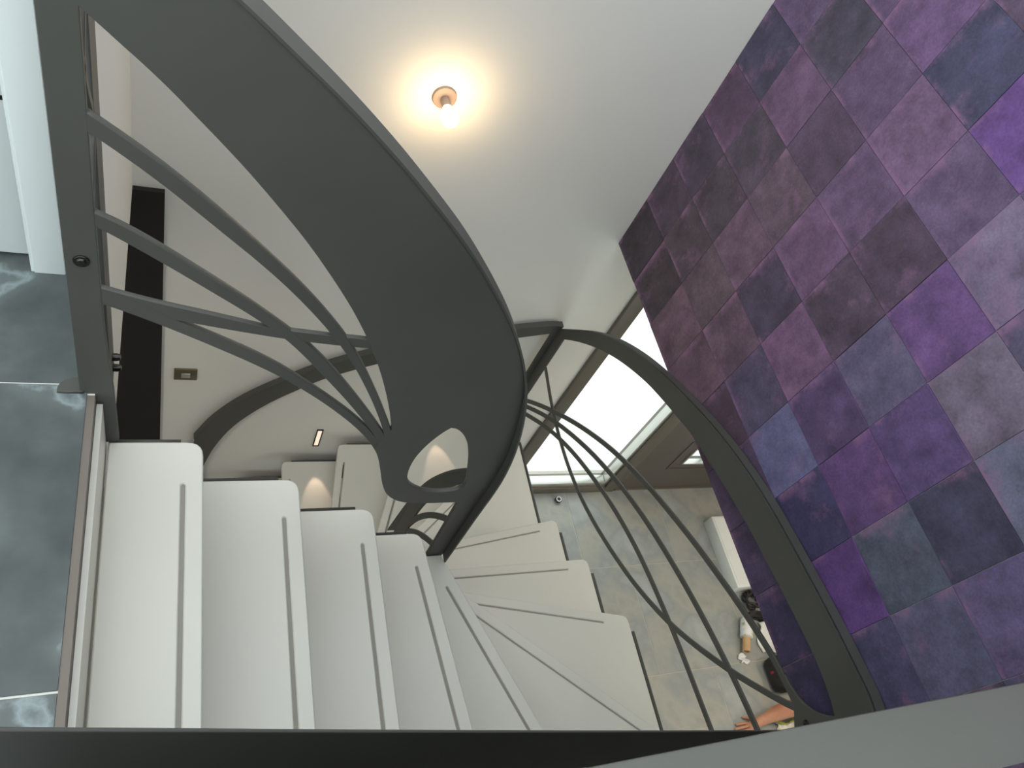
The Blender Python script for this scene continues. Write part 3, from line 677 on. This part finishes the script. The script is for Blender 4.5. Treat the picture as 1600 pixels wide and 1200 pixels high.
downlight(3.3, 0.9, 'added out-of-view fill downlight above the stone floor by the entrance', 7, (1.0, 0.90, 0.72))
downlight(4.5, 0.4, 'added out-of-view fill downlight above the kneeling person', 5, (1.0, 0.95, 0.85))

# ------------------------------------------------------------------ things on the ground floor
ds = thing('door_stop', (2.5, 2.12, GROUND), 'small round black and steel door stop at the foot of the glass door', 'door stop')
lathe('body', [(0.02, 0.0), (0.02, 0.03), (0.018, 0.034), (0.0, 0.034)], (2.5, 2.12, GROUND), (0, 0, 1), M['alu'], ds, 20)
lathe('rubber_ring', [(0.0205, 0.012), (0.024, 0.014), (0.024, 0.026), (0.0205, 0.028)], (2.5, 2.12, GROUND), (0, 0, 1), M['blackcloth'], ds, 20)

lathe('cap', [(0.0, 0.0355), (0.013, 0.0355), (0.014, 0.034)], (2.5, 2.12, GROUND), (0, 0, 1), M['blackcloth'], ds, 20)

pb = thing('white_carton', (3.86, 1.66, GROUND), 'long flat white carton lying on the stone floor beyond the stairs', 'box')
box('body', (3.66, 4.06, 1.36, 1.90, GROUND, GROUND + 0.11), M['whitegloss'], pb, bevel=0.003)
boxes('flap', [(3.675, 4.045, 1.375, 1.63, GROUND + 0.11, GROUND + 0.113), (3.675, 4.045, 1.634, 1.885, GROUND + 0.11, GROUND + 0.113)], M['whitegloss'], pb)

cc = thing('cable_coil', (3.80, 1.30, GROUND), 'coil of black cable lying next to the white carton', 'cable')
pts = []
for k in range(90):
    a = k * 0.28; rr = 0.055 + 0.012 * math.sin(k * 0.9)
    pts.append((3.80 + rr * math.cos(a), 1.283 + rr * math.sin(a), GROUND + 0.012 + 0.0007 * k + 0.004 * math.sin(k * 1.7)))
tube('cable', pts, 0.0085, M['blackcloth'], cc)
lathe('plug', [(0.0, 0.0), (0.016, 0.0), (0.018, 0.02), (0.012, 0.045), (0.0, 0.05)], (3.84, 1.31, GROUND + 0.075), (0.7, 0.5, 0.1), M['alu'], cc, 14)

def crumple(name, x0, x1, y0, y1, z, amp, mat, parent=None, n=14, seed=1, skew=0.0, th=0.006):
    """Thin crumpled sheet with real thickness."""
    rnd = random.Random(seed); ph = [rnd.uniform(0, 6.28) for _ in range(6)]
    bm = bmesh.new(); up = []; dn = []
    for i in range(n + 1):
        ru = []; rd = []
        for j in range(n + 1):
            u = i / n; v = j / n
            x = x0 + (x1 - x0) * u + skew * (v - 0.5) + 0.02 * math.sin(v * 7 + ph[0]); y = y0 + (y1 - y0) * v + 0.015 * math.sin(u * 6 + ph[1])
            h = amp * (0.5 + 0.5 * math.sin(u * 7 + v * 3 + ph[2])) * (0.6 + 0.4 * math.sin(v * 9 - u * 4 + ph[3]))
            h += amp * 0.35 * abs(math.sin(u * 13 + ph[4] + v * 5))
            h = max(0.0, h)
            ru.append(bm.verts.new((x, y, z + th + h))); rd.append(bm.verts.new((x, y, z + h)))
        up.append(ru); dn.append(rd)
    for i in range(n):
        for j in range(n):
            bm.faces.new((up[i][j], up[i + 1][j], up[i + 1][j + 1], up[i][j + 1]))
            bm.faces.new((dn[i][j], dn[i][j + 1], dn[i + 1][j + 1], dn[i + 1][j]))
    for i in range(n):
        bm.faces.new((up[i][0], dn[i][0], dn[i + 1][0], up[i + 1][0])); bm.faces.new((up[i][n], up[i + 1][n], dn[i + 1][n], dn[i][n]))
        bm.faces.new((up[0][i], up[0][i + 1], dn[0][i + 1], dn[0][i])); bm.faces.new((up[n][i], dn[n][i], dn[n][i + 1], up[n][i + 1]))
    return link(name, finish(bm, name, 80), mat, parent)

tag(crumple('black_strap_bag', 3.73, 3.90, 1.14, 1.20, GROUND, 0.04, M['blackcloth'], seed=4), 'flat black cloth pouch between the cable coil and white sheet', 'pouch')
tag(crumple('plastic_sheet', 3.76, 4.0, 0.92, 1.115, GROUND, 0.03, M['whitegloss'], seed=7, skew=0.05), 'crumpled white plastic sheet on the floor next to the purple wall', 'sheet')

ct = thing('wrapped_roll', (3.63, 1.04, GROUND), 'white printed wrapper around a tan cardboard tube on the floor', 'roll')
ax = Vector((-0.42, -0.9, 0)).normalized()
lathe('wrapper', [(0.0, 0.0), (0.030, 0.003), (0.038, 0.02), (0.042, 0.07), (0.043, 0.13), (0.044, 0.148), (0.026, 0.152)], (3.692, 1.170, GROUND + 0.045), ax, M['label'], ct, 20)
lathe('cardboard_tube', [(0.0, 0.13), (0.026, 0.13), (0.026, 0.248), (0.020, 0.248), (0.020, 0.236), (0.0, 0.236)], (3.692, 1.170, GROUND + 0.045), ax, M['card'], ct, 20)
crumple('wrapper_tail', 3.545, 3.60, 0.885, 0.935, GROUND, 0.012, M['whitegloss'], ct, n=6, seed=2)

bg_ = thing('tool_bag', (3.80, 0.77, GROUND), 'black tool bag with a small red mark beside the bare arm', 'bag')
bm = bmesh.new(); add_box(bm, 3.70, 3.99, 0.655, 0.885, GROUND, GROUND + 0.15, bevel=0.045)
link('body', finish(bm, 'body', 60), M['blackcloth'], bg_)
box('mark', (3.697, 3.7, 0.775, 0.79, GROUND + 0.07, GROUND + 0.10), M['red'], bg_)
tube('handle', [(3.76, 0.77, GROUND + 0.145), (3.78, 0.77, GROUND + 0.20), (3.84, 0.77, GROUND + 0.225), (3.90, 0.77, GROUND + 0.20), (3.92, 0.77, GROUND + 0.145)], 0.011, M['blackcloth'], bg_)

rag = tag(crumple('cotton_cloth', 3.62, 3.85, 0.395, 0.485, GROUND, 0.035, M['cloth'], seed=9, skew=0.04), 'white cotton cloth with a yellow-green hem under the bare arm', 'cloth')
crumple('hem', 3.64, 3.84, 0.480, 0.492, GROUND + 0.01, 0.03, M['yellow'], rag, n=8, seed=9)

# person kneeling on the ground floor, reaching across the tiles with one arm
ps = thing('person', (4.02, 0.05, GROUND), 'person in white t-shirt kneeling on the floor, bare forearm reaching left', 'person')
G0 = GROUND
J = [(4.10, -0.16, G0 + 0.36, 0.125),  # 0 pelvis
     (4.10, 0.02, G0 + 0.42, 0.115),   # 1 waist
     (4.09, 0.20, G0 + 0.46, 0.135),   # 2 chest
     (4.08, 0.34, G0 + 0.47, 0.075),   # 3 neck base
     (4.07, 0.42, G0 + 0.49, 0.055),   # 4 neck
     (3.95, 0.30, G0 + 0.43, 0.062),   # 5 shoulder (reaching side)
     (3.86, 0.42, G0 + 0.28, 0.046),   # 6 upper arm
     (3.78, 0.55, G0 + 0.12, 0.054),   # 7 elbow
     (3.66, 0.545, G0 + 0.085, 0.055), # 8 forearm
     (3.52, 0.520, G0 + 0.060, 0.036), # 9 wrist
     (3.44, 0.500, G0 + 0.040, 0.030), # 10 palm
     (4.22, 0.30, G0 + 0.43, 0.062),   # 11 other shoulder
     (4.30, 0.42, G0 + 0.26, 0.046),   # 12
     (4.30, 0.52, G0 + 0.13, 0.040),   # 13 elbow
     (4.26, 0.64, G0 + 0.05, 0.030),   # 14 wrist
     (4.25, 0.71, G0 + 0.03, 0.028),   # 15 palm
     (4.00, -0.14, G0 + 0.30, 0.095),  # 16 hip
     (3.98, 0.10, G0 + 0.09, 0.070),   # 17 knee
     (4.00, -0.10, G0 + 0.065, 0.055), # 18 calf
     (4.00, -0.30, G0 + 0.055, 0.040), # 19 ankle
     (4.00, -0.44, G0 + 0.040, 0.035), # 20 toe
     (4.20, -0.14, G0 + 0.30, 0.095), (4.22, 0.10, G0 + 0.09, 0.070), (4.20, -0.10, G0 + 0.065, 0.055), (4.20, -0.30, G0 + 0.055, 0.040), (4.20, -0.44, G0 + 0.040, 0.035),
     (4.065, 0.52, G0 + 0.50, 0.088),  # 26 skull
     (4.065, 0.575, G0 + 0.44, 0.062), # 27 jaw / face
     # fingers of the reaching hand: 28..
     (3.395, 0.520, G0 + 0.030, 0.0095), (3.355, 0.523, G0 + 0.020, 0.009), (3.330, 0.522, G0 + 0.011, 0.008),
     (3.388, 0.501, G0 + 0.034, 0.0095), (3.343, 0.501, G0 + 0.023, 0.009), (3.312, 0.500, G0 + 0.011, 0.008),
     (3.390, 0.481, G0 + 0.032, 0.0095), (3.350, 0.478, G0 + 0.021, 0.009), (3.322, 0.476, G0 + 0.011, 0.008),
     (3.398, 0.463, G0 + 0.028, 0.0088), (3.366, 0.458, G0 + 0.018, 0.008), (3.345, 0.455, G0 + 0.010, 0.007),
     (3.455, 0.535, G0 + 0.032, 0.011), (3.425, 0.552, G0 + 0.020, 0.0095), (3.400, 0.560, G0 + 0.011, 0.008),
     # fingers of the other hand: 43..
     (4.225, 0.745, G0 + 0.022, 0.009), (4.215, 0.785, G0 + 0.011, 0.008), (4.245, 0.755, G0 + 0.022, 0.009), (4.243, 0.80, G0 + 0.011, 0.008),
     (4.265, 0.75, G0 + 0.022, 0.009), (4.270, 0.79, G0 + 0.011, 0.008), (4.282, 0.735, G0 + 0.020, 0.008), (4.292, 0.768, G0 + 0.011, 0.007), (4.215, 0.70, G0 + 0.022, 0.010), (4.19, 0.73, G0 + 0.012, 0.008),
     (4.065, 0.640, G0 + 0.455, 0.014), (3.972, 0.505, G0 + 0.485, 0.018), (4.158, 0.505, G0 + 0.485, 0.018)]
E_ = [(0, 1), (1, 2), (2, 3), (3, 4), (3, 5), (5, 6), (6, 7), (7, 8), (8, 9), (9, 10), (3, 11), (11, 12), (12, 13), (13, 14), (14, 15),
      (0, 16), (16, 17), (17, 18), (18, 19), (19, 20), (0, 21), (21, 22), (22, 23), (23, 24), (24, 25), (4, 26), (26, 27)]
E_ += [(27, 53), (26, 54), (26, 55)]
for s in (28, 31, 34, 37, 40): E_ += [(10, s), (s, s + 1), (s + 1, s + 2)]
for s in (43, 45, 47, 49, 51): E_ += [(15, s), (s, s + 1)]
skin_mesh('body', J, E_, M['skin'], ps)
T_ = [(4.10, -0.12, G0 + 0.38, 0.14), (4.10, 0.02, G0 + 0.43, 0.132), (4.09, 0.20, G0 + 0.475, 0.162), (4.08, 0.335, G0 + 0.475, 0.105), (3.95, 0.30, G0 + 0.435, 0.088), (3.885, 0.385, G0 + 0.325, 0.064), (4.22, 0.30, G0 + 0.435, 0.088), (4.28, 0.385, G0 + 0.325, 0.064)]
skin_mesh('t_shirt', T_, [(0, 1), (1, 2), (2, 3), (3, 4), (4, 5), (3, 6), (6, 7)], M['cloth'], ps)
skin_mesh('trousers', [(4.10, -0.03, G0 + 0.42, 0.138), (4.10, -0.15, G0 + 0.37, 0.155), (4.10, -0.23, G0 + 0.33, 0.12)], [(0, 1), (1, 2)], M['denim'], ps)
for lx in (4.00, 4.20):
    skin_mesh('trouser_leg', [(lx + (0.03 if lx < 4.1 else -0.03), -0.17, G0 + 0.33, 0.12), (lx, -0.02, G0 + 0.20, 0.11), (lx + (-0.02 if lx < 4.1 else 0.02), 0.10, G0 + 0.095, 0.09), (lx, -0.10, G0 + 0.075, 0.073), (lx, -0.28, G0 + 0.062, 0.056)], [(0, 1), (1, 2), (2, 3), (3, 4)], M['denim'], ps)
for ex in (4.033, 4.097):
    lathe('eye', [(0.0, 0.0), (0.008, 0.002), (0.009, 0.006), (0.006, 0.010), (0.0, 0.011)], (ex, 0.604, G0 + 0.483), (0, 0.9, -0.3), M['hair'], ps, 12)
box('mouth', (4.042, 4.088, 0.628, 0.636, G0 + 0.414, G0 + 0.420), M['red'], ps, bevel=0.002)
skin_mesh('hair', [(4.065, 0.46, G0 + 0.55, 0.075), (4.065, 0.53, G0 + 0.545, 0.086), (4.065, 0.58, G0 + 0.535, 0.07)], [(0, 1), (1, 2)], M['hair'], ps)

# ------------------------------------------------------------------ pale shrub outside the glazed door
sb = thing('garden_shrub', (2.75, 4.2, GROUND - 0.04), 'pale green shrub outside the bright glass door', 'shrub')
rnd = random.Random(8)
bm = bmesh.new()
for k in range(420):
    a = rnd.uniform(0, 6.28); rr = 0.32 * math.sqrt(rnd.random()); h = rnd.uniform(0.05, 0.55)
    c = Vector((2.75 + rr * math.cos(a), 4.2 + rr * math.sin(a), GROUND - 0.04 + h * (1.15 - rr)))
    d = Vector((rnd.uniform(-1, 1), rnd.uniform(-1, 1), rnd.uniform(-0.3, 1))).normalized(); s = d.orthogonal().normalized()
    q = [c, c + d * 0.03 + s * 0.014, c + d * 0.07, c + d * 0.03 - s * 0.014]
    bm.faces.new([bm.verts.new(p) for p in q])
fo = link('foliage', finish(bm, 'foliage'), M['leaf'], sb); fo['kind'] = 'stuff'
tube('stem', [(2.75, 4.2, GROUND - 0.06), (2.76, 4.21, GROUND + 0.2), (2.74, 4.19, GROUND + 0.4)], [0.02, 0.014, 0.006], M['card'], sb)
